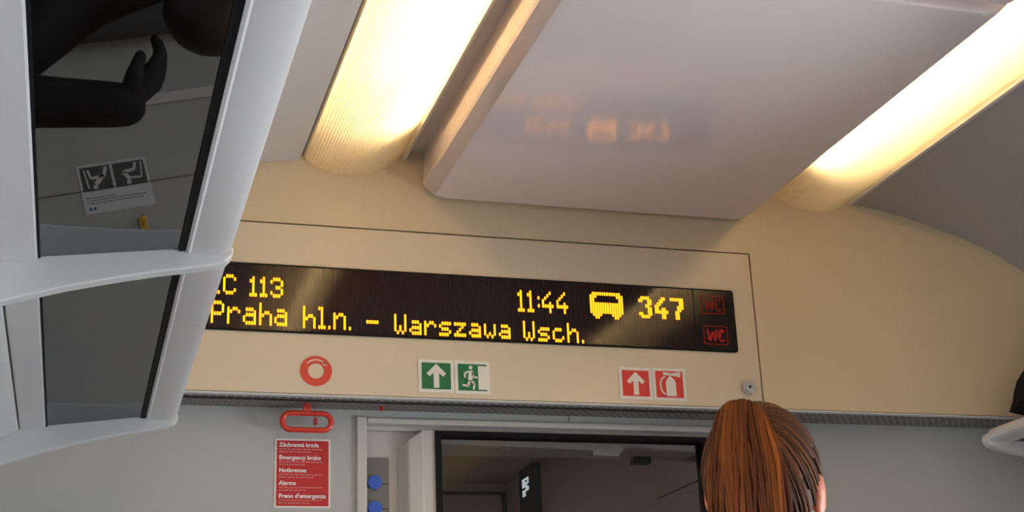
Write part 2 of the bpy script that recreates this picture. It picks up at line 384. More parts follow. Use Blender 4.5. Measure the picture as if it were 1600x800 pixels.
# ================================================================== DISPLAY
SX0, SX1, SZ0, SZ1 = -.10, 1.411, 2.077, 2.2245
dp = thing('information_display', ((SX0+SX1)/2, YF-.004, SZ0), 'long black passenger information display with amber dot text', 'display')
m = MB().prism(rrect(SX0, SX1, SZ0, SZ1, .007), 'y', YF-.0035, YF-.0001); m.build('bezel', RUB, dp, bevel=.001)
SY = YF - .0042
m = MB().box(SX0+.004, 1.308, SY, YF-.003, SZ0+.004, SZ1-.004); m.build('screen', SCREEN, dp)
m = MB().box(1.3105, SX1-.004, SY, YF-.003, SZ0+.004, SZ1-.004); m.build('wc_screen', SCREENW, dp)
PX, PZ = .0054, .0058
F7 = {
 'E': ['#####','#....','#....','####.','#....','#....','#####'],
 'C': ['.###.','#...#','#....','#....','#....','#...#','.###.'],
 '1': ['.#.','##.','.#.','.#.','.#.','.#.','###'],
 '3': ['.###.','#...#','....#','..##.','....#','#...#','.###.'],
 '-': ['.....','.....','.....','#####','.....','.....','.....'],
 'W': ['#...#','#...#','#...#','#...#','#.#.#','#.#.#','.#.#.'],
 'a': ['.....','.....','.###.','....#','.####','#...#','.####'],
 'r': ['....','....','#.##.','##..#','#....','#....','#....'],
 's': ['.....','.....','.####','#....','.###.','....#','####.'],
 'z': ['.....','.....','#####','...#.','..#..','.#...','#####'],
 'w': ['.....','.....','#...#','#...#','#...#','#.#.#','.#.#.'],
 'c': ['.....','.....','.###.','#....','#....','#...#','.###.'],
 'h': ['#....','#....','#.##.','##..#','#...#','#...#','#...#'],
 '.': ['.','.','.','.','.','.','#'],
}
F8 = {
 'P': ['####.','#...#','#...#','#...#','####.','#....','#....','#....'],
 'r': ['.....','.....','#.##.','##..#','#....','#....','#....','#....'],
 'a': ['.....','.....','.###.','....#','.####','#...#','#...#','.####'],
 'h': ['#....','#....','#....','#.##.','##..#','#...#','#...#','#...#'],
 'l': ['##.','.#.','.#.','.#.','.#.','.#.','.#.','###'],
 'n': ['.....','.....','#.##.','##..#','#...#','#...#','#...#','#...#'],
 '.': ['.']*7 + ['#'],
 '1': ['.#.','##.','.#.','.#.','.#.','.#.','.#.','###'],
 ':': ['.','.','#','.','.','#','.','.'],
 '4': ['...#.','..#..','.#...','#....','#..#.','####.'[:3]+'##','...#.','...#.'],
}
F8['P'][0] = '####.'
F8['4'] = ['...#.','..#..','.#...','#....','#..#.','#####','...#.','...#.']
B8 = {
 '3': ['.####.','##..##','....##','...##.','....##','....##','##..##','.####.'],
 '4': ['...##.','..##..','.##...','##....','##.##.','######','...##.','...##.'],
 '7': ['######','....##','....##','...###','...##.','..##..','..##..','..##..'],
}
B8['3'] = ['.####.','##..##','....##','...##.','....##','....##','##..##','.####.']
BUS = ['.############.', '###........###', '##..........##', '##..........##', '##############', '##############', '##############', '##############', '.####......####'[:14], '..###......###.'[:14]]
BUS[8] = '.####....####.'; BUS[9] = '..##......##..'
def glyph(mb, rows, x, zbot, px=PX, pz=PZ):
    n = len(rows)
    for r, row in enumerate(rows):
        for c, ch in enumerate(row):
            if ch != '#': continue
            cx = x + c*px; cz = zbot + (n-1-r)*pz
            w_, h_ = .00215, .0039
            pts = [(cx-w_*.55, cz-h_), (cx+w_*.55, cz-h_), (cx+w_, cz-h_*.55), (cx+w_, cz+h_*.55), (cx+w_*.55, cz+h_), (cx-w_*.55, cz+h_), (cx-w_, cz+h_*.55), (cx-w_, cz-h_*.55)]
            V = [(p[0], SY-.0006, p[1]) for p in pts]; mb.poly(V)
            B = [(p[0], SY, p[1]) for p in pts]
            for i in range(8): mb.poly([V[i], V[(i+1) % 8], B[(i+1) % 8], B[i]])
def word(glyphs, font, zb, name='led_word', pz=PZ):
    m = MB()
    for ch, x in glyphs: glyph(m, font[ch], x, zb, PX, pz)
    return m.build(name, AMBER, dp)
word([('E', .2596-.0324), ('C', .2596)], F7, 2.1565, pz=.0060)
word([('1', .3135), ('1', .3349), ('3', .3562)], F7, 2.1545, 'led_number', pz=.0060)
word([('P', .2369), ('r', .2695), ('a', .3016), ('h', .3344), ('a', .3656)], F8, 2.0937)
word([('h', .4245), ('l', .4564), ('.', .4773), ('n', .4881), ('.', .5205)], F8, 2.0915)
word([('-', .5576)], F7, 2.0905, 'led_dash')
word([('W', .6175), ('a', .6502), ('r', .6825), ('s', .7150), ('z', .7479), ('a', .7810), ('w', .8144), ('a', .8475)], F7, 2.0880, pz=.0061)
word([('W', .9028), ('s', .9365), ('c', .9700), ('h', 1.0037), ('.', 1.0372)], F7, 2.0858, pz=.0062)
word([('1', .8930), ('1', .9149), (':', .9389), ('4', .9490), ('4', .9825)], F8, 2.1512, 'led_clock', pz=.0060)
m = MB(); glyph(m, BUS, 1.0610, 2.1445, .00566, .0060); m.build('led_coach_icon', AMBER, dp)
word([('3', 1.1768), ('4', 1.2156), ('7', 1.2541)], B8, 2.1510, 'led_number', pz=.0062)
# WC indicators
def wc(x0, z0, x1, z1, on):
    m = MB(); mt = WCRED2 if on else WCRED
    o_ = rrect(x0, x1, z0, z1, .005); i_ = rrect(x0+.0028, x1-.0028, z0+.0028, z1-.0028, .003)
    ring(m, o_, i_, SY-.0006, SY)
    b = m.build('wc_indicator', WCRED, dp)
    t = MB(); y0, y1 = SY-.0006, SY; W_ = x1-x0; H_ = z1-z0
    P = lambda u, v: (x0+W_*u, z0+H_*v)
    lw = .0042
    for a, c in (((.17,.80),(.27,.2)), ((.27,.2),(.37,.70)), ((.37,.70),(.47,.2)), ((.47,.2),(.55,.80))): stroke(t, P(*a), P(*c), lw, y0, y1)
    arc = [(.76+.14*math.cos(math.radians(a)), .5+.30*math.sin(math.radians(a))) for a in range(45, 316, 30)]
    for a, c in zip(arc, arc[1:]): stroke(t, P(*a), P(*c), lw, y0, y1)
    if on:
        for a, c in (((.14,.36),(.30,.22)), ((.22,.24),(.44,.62)), ((.68,.70),(.88,.72)), ((.64,.4),(.74,.66))): stroke(t, P(*a), P(*c), lw*1.1, y0-.0002, y1)
    t.build('letters', mt, b)
wc(1.3265, 2.165, 1.3855, 2.2095, False); wc(1.3275, 2.0925, 1.388, 2.1375, True)

# ================================================================== PICTOGRAM SIGNS
def sign(x0, x1, z0, z1, mcol, name, label, cat='sign', brd=.007):
    root = thing(name, ((x0+x1)/2, YF, z0), label, cat)
    MB().prism(rrect(x0, x1, z0, z1, .002, 3), 'y', YF-.0014, YF).build('backing', WHITE, root)
    MB().box(x0+brd, x1-brd, YF-.0020, YF-.0014, z0+brd, z1-brd).build('colour_field', mcol, root)
    return root
def icon(root, mb): return mb.build('pictogram', WHITE, root)
Y0s, Y1s = YF-.0026, YF-.0020
def arrow(root, cx, cz, s):
    m = MB()
    Q = lambda u, v: (cx+u*s, cz+v*s)
    m.prism([Q(-.085, -.38), Q(.085, -.38), Q(.085, .20), Q(0, .30), Q(-.085, .20)], 'y', Y0s, Y1s)
    for g in (-1, 1): m.prism([Q(0, .36), Q(g*.29, .07), Q(g*.29, .045), Q(g*.21, -.035), Q(0, .16)], 'y', Y0s - .0001, Y1s)
    icon(root, m)
s1 = sign(.6665, .7435, 1.9615, 2.0325, GREEN, 'exit_arrow_sign', 'green square sign with a white up arrow, left of the running figure'); arrow(s1, .705, 1.998, .070)
s2 = sign(.7455, .8225, 1.9605, 2.0325, GREEN, 'exit_door_sign', 'green square sign with a white running figure and doorway')
m = MB(); cx, cz, s = .784, 1.9965, .066
def S(u, v): return (cx+u*s, cz+v*s)
disc(m, S(-.06, .32), .0043, Y0s, Y1s, 16)
m.prism([S(-.12,.20), S(-.02,.23), S(.03,.18), S(-.01,-.12), S(-.12,-.15), S(-.15,-.08)], 'y', Y0s, Y1s)
for a, b_, w_ in ((S(-.10,.20), S(-.26,.13), .0042), (S(-.26,.15), S(-.25,-.02), .0040), (S(-.01,.17), S(.04,-.01), .0042), (S(.03,.01), S(.16,.00), .0040),
                  (S(-.10,-.10), S(-.16,-.30), .0050), (S(-.14,-.29), S(-.34,-.26), .0044), (S(-.05,-.10), S(.06,-.22), .0050), (S(.055,-.19), S(.03,-.40), .0045)):
    stroke(m, a, b_, w_, Y0s, Y1s)
icon(s2, m)
m = MB(); m.prism([S(.19,.38), S(.49,.38), S(.49,-.40), S(.19,-.40)], 'y', Y0s, Y1s); m.build('doorway', WHITE, s2)
s3 = sign(1.1175, 1.1945, 1.9610, 2.0330, RED, 'extinguisher_arrow_sign', 'red square sign with a white up arrow beside the extinguisher sign'); arrow(s3, 1.156, 1.9975, .070)
s4 = sign(1.1965, 1.2755, 1.9600, 2.0340, RED, 'extinguisher_sign', 'red square sign with a white fire extinguisher')
m = MB(); cx, cz, s = 1.236, 1.9975, .068
m.prism([S(-.13,-.40), S(.22,-.40), S(.22,.04), S(.19,.14), S(.11,.21), S(.09,.25), S(-.01,.25), S(-.03,.21), S(-.10,.14), S(-.13,.04)], 'y', Y0s, Y1s)
m.prism([S(-.20,.40), S(-.20,.30), S(.10,.29), S(.40,.24), S(.40,.42), S(.10,.37)], 'y', Y0s, Y1s)
disc(m, S(.04, .32), .0042, Y0s-.0001, Y1s, 14)
arc = [S(-.12+.20*math.cos(math.radians(a))*1.0, -.05+.30*math.sin(math.radians(a))) for a in range(95, 256, 16)]
for a, b_ in zip(arc, arc[1:]): stroke(m, a, b_, .0035, Y0s, Y1s)
icon(s4, m)
m = MB(); disc(m, S(.04, .33), .0014, Y0s-.0003, Y0s, 10); m.build('gauge', RUB, s4)
# red ring sticker
rs = thing('ring_sticker', (.451, YF, 1.966), 'red ring sticker with a small white arc arrow, above the brake handle', 'sticker')
m = MB(); C1 = [(.451+.0330*math.cos(t/48*2*math.pi), 1.9985+.0318*math.sin(t/48*2*math.pi)) for t in range(48)]; C2 = [(.451+.0168*math.cos(t/48*2*math.pi), 1.9985+.0162*math.sin(t/48*2*math.pi)) for t in range(48)]
ring(m, C1, C2, YF-.0012, YF); m.build('ring', REDH, rs)
m = MB(); arc = [(.451+.0245*math.cos(math.radians(a)), 1.9985+.0236*math.sin(math.radians(a))) for a in range(140, 39, -10)]
for a, b_ in zip(arc, arc[1:]): stroke(m, a, b_, .0032, YF-.0018, YF-.0012)
e = arc[-1]; m.prism([(e[0]-.004, e[1]+.0062), (e[0]+.0045, e[1]-.0045), (e[0]-.006, e[1]-.002)], 'y', YF-.0018, YF-.0012)
m.build('arc_arrow', mat('pinkish_white_print', (.85, .55, .48), .5), rs)

# ================================================================== EMERGENCY BRAKE
bh = thing('brake_handle', (.4415, 2.855, 1.88), 'red oval pull handle under the grille, above the red notice', 'handle')
m = MB(); path = []
for cx_, a0 in ((.4415+.034, -90), (.4415-.034, 90)):
    for k in range(13):
        t = math.radians(a0 + 180*k/12); path.append((cx_ + .0165*math.cos(t), 2.855, 1.9045 + .0175*math.sin(t)))
m.tube(path, .0058, 12, close=True); m.build('loop', REDH, bh, smooth=True)
m = MB(); m.prism([(.431, 1.920), (.452, 1.920), (.449, 1.937), (.446, 1.943), (.437, 1.943), (.434, 1.937)], 'y', 2.850, 2.862); m.build('neck', REDH, bh, bevel=.003)
m = MB().prism(rrect(.455, .462, 1.897, 1.912, .002, 3), 'y', 2.847, 2.856); m.tube([(.4585, 2.852, 1.912), (.459, 2.853, 1.928), (.455, 2.856, 1.943)], .0007, 5); m.build('seal_tag', mat('dark_red_seal', (.30, .01, .02), .4), bh)
sl = thing('lead_seal', (.601, 2.86, 1.934), 'small red seal hanging under the grille strip, right of the handle', 'seal')
MB().cyl((.601, 2.86, 1.938), 'z', .0052, .008, 14, .0042).build('seal', REDH, sl); MB().tube([(.594, 2.86, 1.9425), (.601, 2.858, 1.939), (.608, 2.86, 1.9425)], .0012, 6).build('wire', REDH, sl)
nb = thing('emergency_notice', (.440, YW, 1.734), 'red notice with white brake instructions in five languages', 'notice')
NX0, NX1, NZ0, NZ1 = .3825, .4985, 1.7335, 1.8775
MB().prism(rrect(NX0, NX1, NZ0, NZ1, .002, 3), 'y', YW-.0012, YW).build('backing', WHITE, nb)
MB().box(NX0+.004, NX1-.004, YW-.0017, YW-.0012, NZ0+.004, NZ1-.004).build('colour_field', REDN, nb)
heads = [('Záchranná brzda', .083), ('Emergency brake', .086), ('Notbremse', .056), ('Alarme', .036), ("Freno d'emergenza", .097)]
for i, (tx, wd) in enumerate(heads):
    zt = 1.8605 - i*.0266
    text_mesh(tx, NX0+.009, zt, .0122, YW-.0020, NTXT, 'heading', nb, bold=.00035, fit=wd)
    m = MB(); rnd = random.Random(i+3)
    for ln in range(2):
        x = NX0 + .009; end = x + (.086 if ln == 0 else rnd.uniform(.045, .080))
        while x < end:
            l = rnd.uniform(.004, .011); m.box(x, min(x+l, end+.004), YW-.0020, YW-.0017, zt-.0062-ln*.0055, zt-.0040-ln*.0055); x += l + .0016
    m.build('small_print', mat('notice_fine_print', (.62, .22, .22), .5), nb)

# ================================================================== DOOR
m = MB(); m.box(.553, .575, YW-.008, YW+.05, 0, 1.928); m.box(.575, 1.60, YW-.008, YW+.05, 1.9135, 1.926); m.box(1.60, 1.622, YW-.008, YW+.05, 0, 1.926)
struct(m.build('trim_9', mat('pale_door_trim', (.55, .53, .51), .4), bevel=.003), 'pale metal trim around the end door', 'trim')
DOORW = mat('door_jamb_grey', (.56, .53, .50), .45)
# recessed jamb and stepped reveal left of the door
m = MB(); m.box(.575, .70, YW+.034, YW+.05, 0, 1.9135)
m.loft([[(.646, YW+.034, 0), (.668, YW+.010, 0), (.700, YW+.006, 0), (.715, YW+.034, 0)], [(.646, YW+.034, 1.866), (.668, YW+.010, 1.884), (.700, YW+.006, 1.905), (.715, YW+.034, 1.905)]])
struct(m.build('trim_10', DOORW, bevel=.003), 'recessed jamb panel left of the end door', 'trim')
m = MB().box(.575, 1.60, YW+.02, YW+.05, 1.905, 1.914); struct(m.build('trim_11', DOORW), 'flat head of the door recess', 'trim')
d = MB(); GX0, GX1, GZ = .727, 1.367, 1.905
YD = YW + .012
d.box(.700, GX0, YD, YD+.035, 0, 1.906); d.box(GX1, 1.60, YD, YD+.035, 0, 1.906); d.box(GX0, GX1, YD, YD+.035, 0, .25)
dr = d.build('door_1', DOORW); struct(dr, 'glazed end door of the saloon with a black rubber gasket', 'door')
m = MB(); m.box(GX0, GX0+.014, YD-.004, YD+.035, .25, GZ); m.box(GX1-.014, GX1, YD-.004, YD+.035, .25, GZ); m.box(GX0+.014, GX1-.014, YD-.004, YD+.035, GZ-.011, GZ); m.box(GX0+.014, GX1-.014, YD-.004, YD+.035, .25, .264)
m.build('gasket', RUB, dr)
MB().box(GX0+.014, GX1-.014, YD+.012, YD+.018, .264, GZ-.011).build('pane', DGLASS, dr)
# door control panel with blue buttons
cp = thing('door_control_panel', (.604, YW+.034, 1.55), 'narrow dark panel with round blue buttons left of the door', 'control panel')
m = MB().prism(rrect(.5765, .6285, 1.55, 1.846, .003, 3), 'y', YW+.026, YW+.034); m.build('plate', PANELG, cp)
m = MB()
for z in (1.791, 1.738): m.box(.5765, .6285, YW+.0255, YW+.0262, z-.0015, z)
m.build('joint', RUB, cp)
for z in (1.793, 1.739, 1.685): MB().cyl((.597, YW+.0225, z), 'y', .0150, .007, 28, .0135).build('button', BLUE, cp, bevel=.001)
# ---- vestibule beyond the door
VX1 = 1.45
m = MB().box(VX1, VX1+.05, 2.965, 4.84, 0, 2.16); struct(m.build('wall_vestibule_right', DARKB), 'dark brown cabinet wall of the vestibule', 'wall')
m = MB().box(VX1-.0015, VX1, 3.0, 3.42, 1.851, 1.854); struct(m.build('trim_12', RUB), 'thin joint in the vestibule wall', 'trim')
m = MB().box(.1, VX1, 4.79, 4.84, 0, 2.16); struct(m.build('wall_vestibule_end', VBRN), 'brownish end wall of the vestibule', 'wall')
m = MB(); m.box(.75, VX1, 4.775, 4.79, 2.100, 2.110); m.box(1.435, 1.45, 4.775, 4.79, 0, 2.1); struct(m.build('trim_13', BLACK), 'dark frame line on the vestibule end wall', 'trim')
m = MB().box(.1, .15, 2.965, 4.79, 0, 2.16); struct(m.build('wall_vestibule_left', DARKB), 'dark left wall of the vestibule', 'wall')
m = MB().box(.1, VX1+.05, 3.27, 4.84, 2.14, 2.18); struct(m.build('ceiling_vestibule', VBRN), 'dim ceiling of the vestibule', 'ceiling')
m = MB(); m.prism([(2.985, 1.897), (3.27, 1.925), (3.27, 2.16), (2.985, 2.16)], 'x', .15, VX1); struct(m.build('trim_14', VEST), 'grey lintel over the vestibule side of the door', 'trim')
m = MB(); m.prism([(.72, 1.900), (.72, 1.886), (1.105, 1.879), (1.105, 1.868), (1.165, 1.866), (1.185, 1.888), (1.38, 1.885), (1.38, 1.900)], 'y', 2.955, 2.982)
struct(m.build('trim_15', GREYP, bevel=.002), 'pale door runner strip seen through the glass', 'trim')
m = MB().prism(rrect(1.30, 1.345, 3.19, 3.22, .004, 3), 'z', 1.900, 1.9165); m.build
dh = m.build('ceiling_latch', RUB); tag(dh, 'small dark latch under the grey vestibule lintel seen through the glass', 'latch')
ws = thing('vestibule_sign', (VX1, 4.46, 2.0), 'small lit white sign on the dark vestibule wall seen through the door', 'sign')
MB().box(VX1-.03, VX1, 4.38, 4.53, 1.97, 2.135).build('housing', RUB, ws, bevel=.003)
m = MB(); rnd = random.Random(2)
for r in range(8):
    for c in range(4):
        if rnd.random() < .72: m.box(VX1-.032, VX1-.03, 4.42+c*.018, 4.434+c*.018, 2.04+r*.0075, 2.046+r*.0075)
m.build('lit_panel', LIT, ws)
# unseen lamp added to brighten the vestibule
vl = thing('vestibule_fill_lamp', (.55, 4.0, 2.12), 'added round fill lamp in the vestibule, hidden above the door glass', 'lamp')
MB().cyl((.55, 4.0, 2.13), 'z', .07, .02, 24).build('housing', GREYP, vl)
MB().cyl((.55, 4.0, 2.117), 'z', .06, .008, 24).build('lens', ledmat('vestibule_fill_lens', (1, .88, .80), 190.0), vl)

# ================================================================== LUGGAGE RACKS
TILT = math.tan(math.radians(7.2))
gz = lambda x: 1.850 + TILT * (x + .07)
BR = [2.735, 1.772, .809, -.154, -1.117]
def rack(mirror, label):
    X = (lambda x: 2.145 - x) if mirror else (lambda x: x)
    root = thing('luggage_rack', (X(-.27), .8, 1.75), label, 'luggage rack', 'overhead luggage racks')
    P = lambda pts: [(X(p[0]), p[1]) for p in pts]
    for i, yb in enumerate(BR):
        c = [(-.268, 1.726), (-.20, 1.752), (-.142, 1.777), (-.09, 1.796), (-.03, 1.814), (.03, 1.829), (.08, 1.840), (.12, 1.847), (.150, 1.853), (.165, 1.859), (.172, 1.867), (.173, 1.877), (.168, 1.886), (.158, 1.890), (.11, 1.884)]
        top = [(x, gz(x) + .012) for x in (.06, 0, -.06, -.12, -.20, -.268)]
        MB().prism(P(c + top), 'y', yb-.024, yb).build('bracket', GREYP, root, bevel=.004, seg=3)
    for b0, b1 in zip(BR[1:], BR):
        y0, y1 = b0 + .0005, b1 - .0245
        # glass with black gaskets
        x0, x1 = -.066, .108
        g = MB().prism(P([(x0, gz(x0)), (x1, gz(x1)), (x1, gz(x1)+.005), (x0, gz(x0)+.005)]), 'y', y0, y1).build('glass_panel', GLASS, root)
        m = MB().prism(P([(.1035, gz(.1035)-.003), (.1125, gz(.1125)-.003), (.1125, gz(.1125)+.009), (.1035, gz(.1035)+.009)]), 'y', y0, y1)
        m.prism(P([(-.0665, gz(-.0665)-.002), (-.0635, gz(-.0635)-.002), (-.0635, gz(-.0635)+.009), (-.0665, gz(-.0665)+.009)]), 'y', y0, y1)
        m.build('gasket', RUB, g)
        # rail
        rp = [(.1125, 1.869), (.116, 1.866), (.119, 1.869), (.122, 1.8685), (.140, 1.8675), (.156, 1.868), (.164, 1.871), (.169, 1.877), (.1705, 1.886), (.168, 1.897), (.160, 1.906), (.148, 1.911), (.132, 1.910), (.120, 1.902), (.1125, 1.890)]
        MB().prism(P([(x, 1.866 + (z - 1.866)*.78) for x, z in rp]), 'y', y0, y1).build('rail', ALU, root, autos=32)
        # wall side profiles
        wp = [(-.0668, gz(-.0668)-.004), (-.0668, gz(-.0668)+.02), (-.112, gz(-.112)+.02), (-.112, gz(-.112)-.004)]
        MB().prism(P(wp), 'y', y0, y1).build('inner_profile', ALU, root, bevel=.003)
        wp = [(-.1145, gz(-.1145)-.004), (-.1145, 1.87), (-.268, 1.87), (-.268, 1.755), (-.235, 1.765), (-.19, 1.793), (-.155, 1.818)]
        MB().prism(P(wp), 'y', y0, y1 - .006).build('wall_profile', GREYP, root, bevel=.003)
    return root
rack(False, 'overhead luggage rack with dark tinted glass at the left')
rack(True, 'overhead luggage rack at the right edge under the black bag')
rl = MB(); rl.prism([(0, 0)]*0 or [(-.128, 2.452), (-.128, 2.50), (-.124, 2.50), (-.124, 2.452)], 'z', 1.8385, 1.8392)
tag(rl.build('seat_number_sticker', STKG), 'small dark marking on the left rack profile near its far end', 'sticker')

# ================================================================== BLACK BAG on the right rack
bag = thing('travel_bag', (2.14, 2.45, 1.89), 'black soft bag lying on the right luggage rack', 'bag')
m = MB(); bmesh.ops.create_cube(m.bm, size=1); bmesh.ops.subdivide_edges(m.bm, edges=m.bm.edges, cuts=9, use_grid_fill=True)
for v in m.bm.verts:
    p = v.co * 2; q = Vector((p.x*math.sqrt(1-p.y**2/2-p.z**2/2+p.y**2*p.z**2/3), p.y*math.sqrt(1-p.z**2/2-p.x**2/2+p.z**2*p.x**2/3), p.z*math.sqrt(1-p.x**2/2-p.y**2/2+p.x**2*p.y**2/3)))
    p = p.lerp(q, .22)
    wob = .07*math.sin(9*p.y+4*p.z) + .05*math.sin(7*p.z+3*p.x+1)
    p.x *= 1 + .6*wob
    zz = (p.z + 1) / 2
    v.co = Vector((2.130 + p.x * .150 + (.22 if p.x < 0 else .03)*zz, 2.425 + p.y * .275, 1.9055 + zz * .285 - .006*(p.x)*(1-zz)*2))
o = m.build('body', BAGM, bag, smooth=True)
m = MB(); m.tube([(2.060, 2.62, 2.03), (2.045, 2.64, 1.99), (2.036, 2.655, 1.95), (2.040, 2.655, 1.928)], [.008, .009, .011, .010], 8); m.build('strap', BAGM, bag, smooth=True)

# ================================================================== NOTICE on the bulkhead that shows in the rack glass
pn = thing('seat_notice', (.172, YW, 1.27), 'pale notice with two grey seat pictograms, mirrored in the left rack glass', 'notice')
MB().prism(rrect(.100, .246, 1.271, 1.383, .003, 3), 'y', YW-.0012, YW).build('backing', STKW, pn)
m = MB(); m.box(.106, .168, YW-.0017, YW-.0012, 1.277, 1.332); m.box(.174, .240, YW-.0017, YW-.0012, 1.277, 1.332); m.build('dark_field', STKG, pn)
m = MB(); y0, y1 = YW-.0022, YW-.0017
def sitter(ox, back):
    disc(m, (ox+.024, 1.324), .0050, y0, y1, 14)
    if back:
        for a, b_, w_ in (((ox+.026,1.318),(ox+.045,1.298),.010), ((ox+.045,1.300),(ox+.018,1.304),.006), ((ox+.018,1.304),(ox+.014,1.284),.005), ((ox+.010,1.325),(ox+.006,1.283),.003), ((ox+.046,1.300),(ox+.052,1.281),.007)): stroke(m, a, b_, w_, y0, y1)
    else:
        for a, b_, w_ in (((ox+.028,1.318),(ox+.016,1.300),.009), ((ox+.016,1.300),(ox+.040,1.296),.007), ((ox+.040,1.296),(ox+.044,1.281),.006), ((ox+.052,1.316),(ox+.056,1.281),.003), ((ox+.030,1.314),(ox+.052,1.316),.004)): stroke(m, a, b_, w_, y0, y1)
sitter(.108, True); m.build('pictogram', STKW, pn); m = MB(); sitter(.178, False); m.build('pictogram', STKW, pn)
m = MB(); rnd = random.Random(5)
for r, l in ((0, .06), (1, .12), (2, .11)):
    x = .108
    while x < .108 + l:
        k_ = rnd.uniform(.004, .010); m.box(x, x+k_, YW-.0016, YW-.0012, 1.347+r*.006, 1.3485+r*.006); x += k_ + .0015
m.build('small_print', STKG, pn)
m = MB(); disc(m, (.112, 1.372), .0035, YW-.0016, YW-.0012, 12); m.box(.119, .124, YW-.0016, YW-.0012, 1.369, 1.375); m.build('emblem', STKB, pn)
hk = thing('coat_hook', (.212, YW, 1.408), 'small shiny brass hook on the bulkhead, mirrored in the left rack glass', 'hook')
m = MB().box(.204, .220, YW-.004, YW, 1.408, 1.442); m.build('plate', BRASS, hk, bevel=.001)
m = MB().tube([(.212, YW-.004, 1.425), (.212, YW-.016, 1.418), (.212, YW-.024, 1.412), (.212, YW-.026, 1.422)], .0035, 8); m.build('prong', BRASS, hk, smooth=True)

# ================================================================== PEOPLE
def capsule(mb, a, b, ra, rb, n=14):
    a = Vector(a); b = Vector(b); d = b - a; L = max(d.length, 1e-5); d.normalize(); u = d.orthogonal().normalized(); v = d.cross(u)
    loops = []
    for k in range(1, 6): t = k/6*math.pi/2; loops.append((a - d*ra*math.cos(t), ra*math.sin(t)))
    for k in range(0, 6): t = k/5; loops.append((a + d*L*t, ra + (rb-ra)*t))
    for k in range(1, 6): t = k/6*math.pi/2; loops.append((b + d*rb*math.sin(t), rb*math.cos(t)))
    mb.loft([[c + (u*math.cos(i/n*2*math.pi)+v*math.sin(i/n*2*math.pi))*r for i in range(n)] for c, r in loops])
def ell(mb, c, r, rot=None):
    M = Matrix.Translation(c) @ (rot.to_4x4() if rot else Matrix.Identity(4)) @ Matrix.Diagonal((*r, 1))
    bmesh.ops.create_uvsphere(mb.bm, u_segments=24, v_segments=16, radius=1, matrix=M)
def remesh(mb, vox, smooth=6):
    bmesh.ops.recalc_face_normals(mb.bm, faces=mb.bm.faces)
    me = bpy.data.meshes.new('tmp'); mb.bm.to_mesh(me); mb.bm.free()
    o = bpy.data.objects.new('tmp', me); COL.objects.link(o)
    r = o.modifiers.new('r', 'REMESH'); r.mode = 'VOXEL'; r.voxel_size = vox
    s = o.modifiers.new('s', 'SMOOTH'); s.factor = .5; s.iterations = smooth
    bpy.context.view_layer.update()
    me2 = bpy.data.meshes.new_from_object(o.evaluated_get(bpy.context.evaluated_depsgraph_get()))
    bpy.data.objects.remove(o); bpy.data.meshes.remove(me)
    nb_ = MB(); nb_.bm.free(); nb_.bm = bmesh.new(); nb_.bm.from_mesh(me2); bpy.data.meshes.remove(me2)
    return nb_
def head_shapes(mb, c, R):
    """skull, jaw, face, ears; local facing +Y, rotated by R about c"""
    T = lambda p: Vector(c) + R @ Vector(p)
    ell(mb, T((0, -.012, .020)), (.072, .092, .092), R); ell(mb, T((0, .022, -.030)), (.058, .066, .078), R); ell(mb, T((0, .048, -.082)), (.030, .032, .024), R)
    capsule(mb, T((0, .088, .008)), T((0, .108, -.026)), .008, .013); ell(mb, T((0, .098, -.030)), (.017, .011, .009), R)
    ell(mb, T((0, .086, -.056)), (.022, .010, .006), R); ell(mb, T((0, .084, -.066)), (.020, .011, .007), R)
    for s_ in (-1, 1):
        ell(mb, T((s_*.030, .076, .016)), (.020, .014, .010), R); ell(mb, T((s_*.036, .062, -.022)), (.022, .022, .020), R)
        e = R @ Matrix.Rotation(s_*math.radians(-18), 3, 'Z')
        ell(mb, T((s_*.076, -.008, -.026)), (.009, .019, .031), e); ell(mb, T((s_*.082, -.017, -.014)), (.006, .015, .022), e)
def hand_shapes(mb, w, d, up, s_):
    """wrist point, finger direction, palm normal"""
    w = Vector(w); d = Vector(d).normalized(); n = (Vector(up) - d*Vector(up).dot(d)).normalized(); sd = d.cross(n) * s_
    capsule(mb, w, w + d*.045, .022, .020)
    for k in range(4):
        base = w + d*.050 + sd*(.026 - .0175*k); capsule(mb, w + d*.02 + sd*(.012-.008*k), base + d*.03, .015, .0115)
        L = (.042, .048, .045, .034)[k]; p1 = base + d*(.03 + L*.5) - n*.004; p2 = p1 + d*L*.40 - n*.014; p3 = p2 + d*L*.25 - n*.018
        capsule(mb, base + d*.03, p1, .0095, .0088); capsule(mb, p1, p2, .0088, .0080); capsule(mb, p2, p3, .0080, .0070)
    t0 = w + d*.015 + sd*.018; t1 = t0 + d*.030 + sd*.028 - n*.008; t2 = t1 + d*.026 + sd*.010 - n*.008
    capsule(mb, t0, t1, .014, .0115); capsule(mb, t1, t2, .0105, .0085)
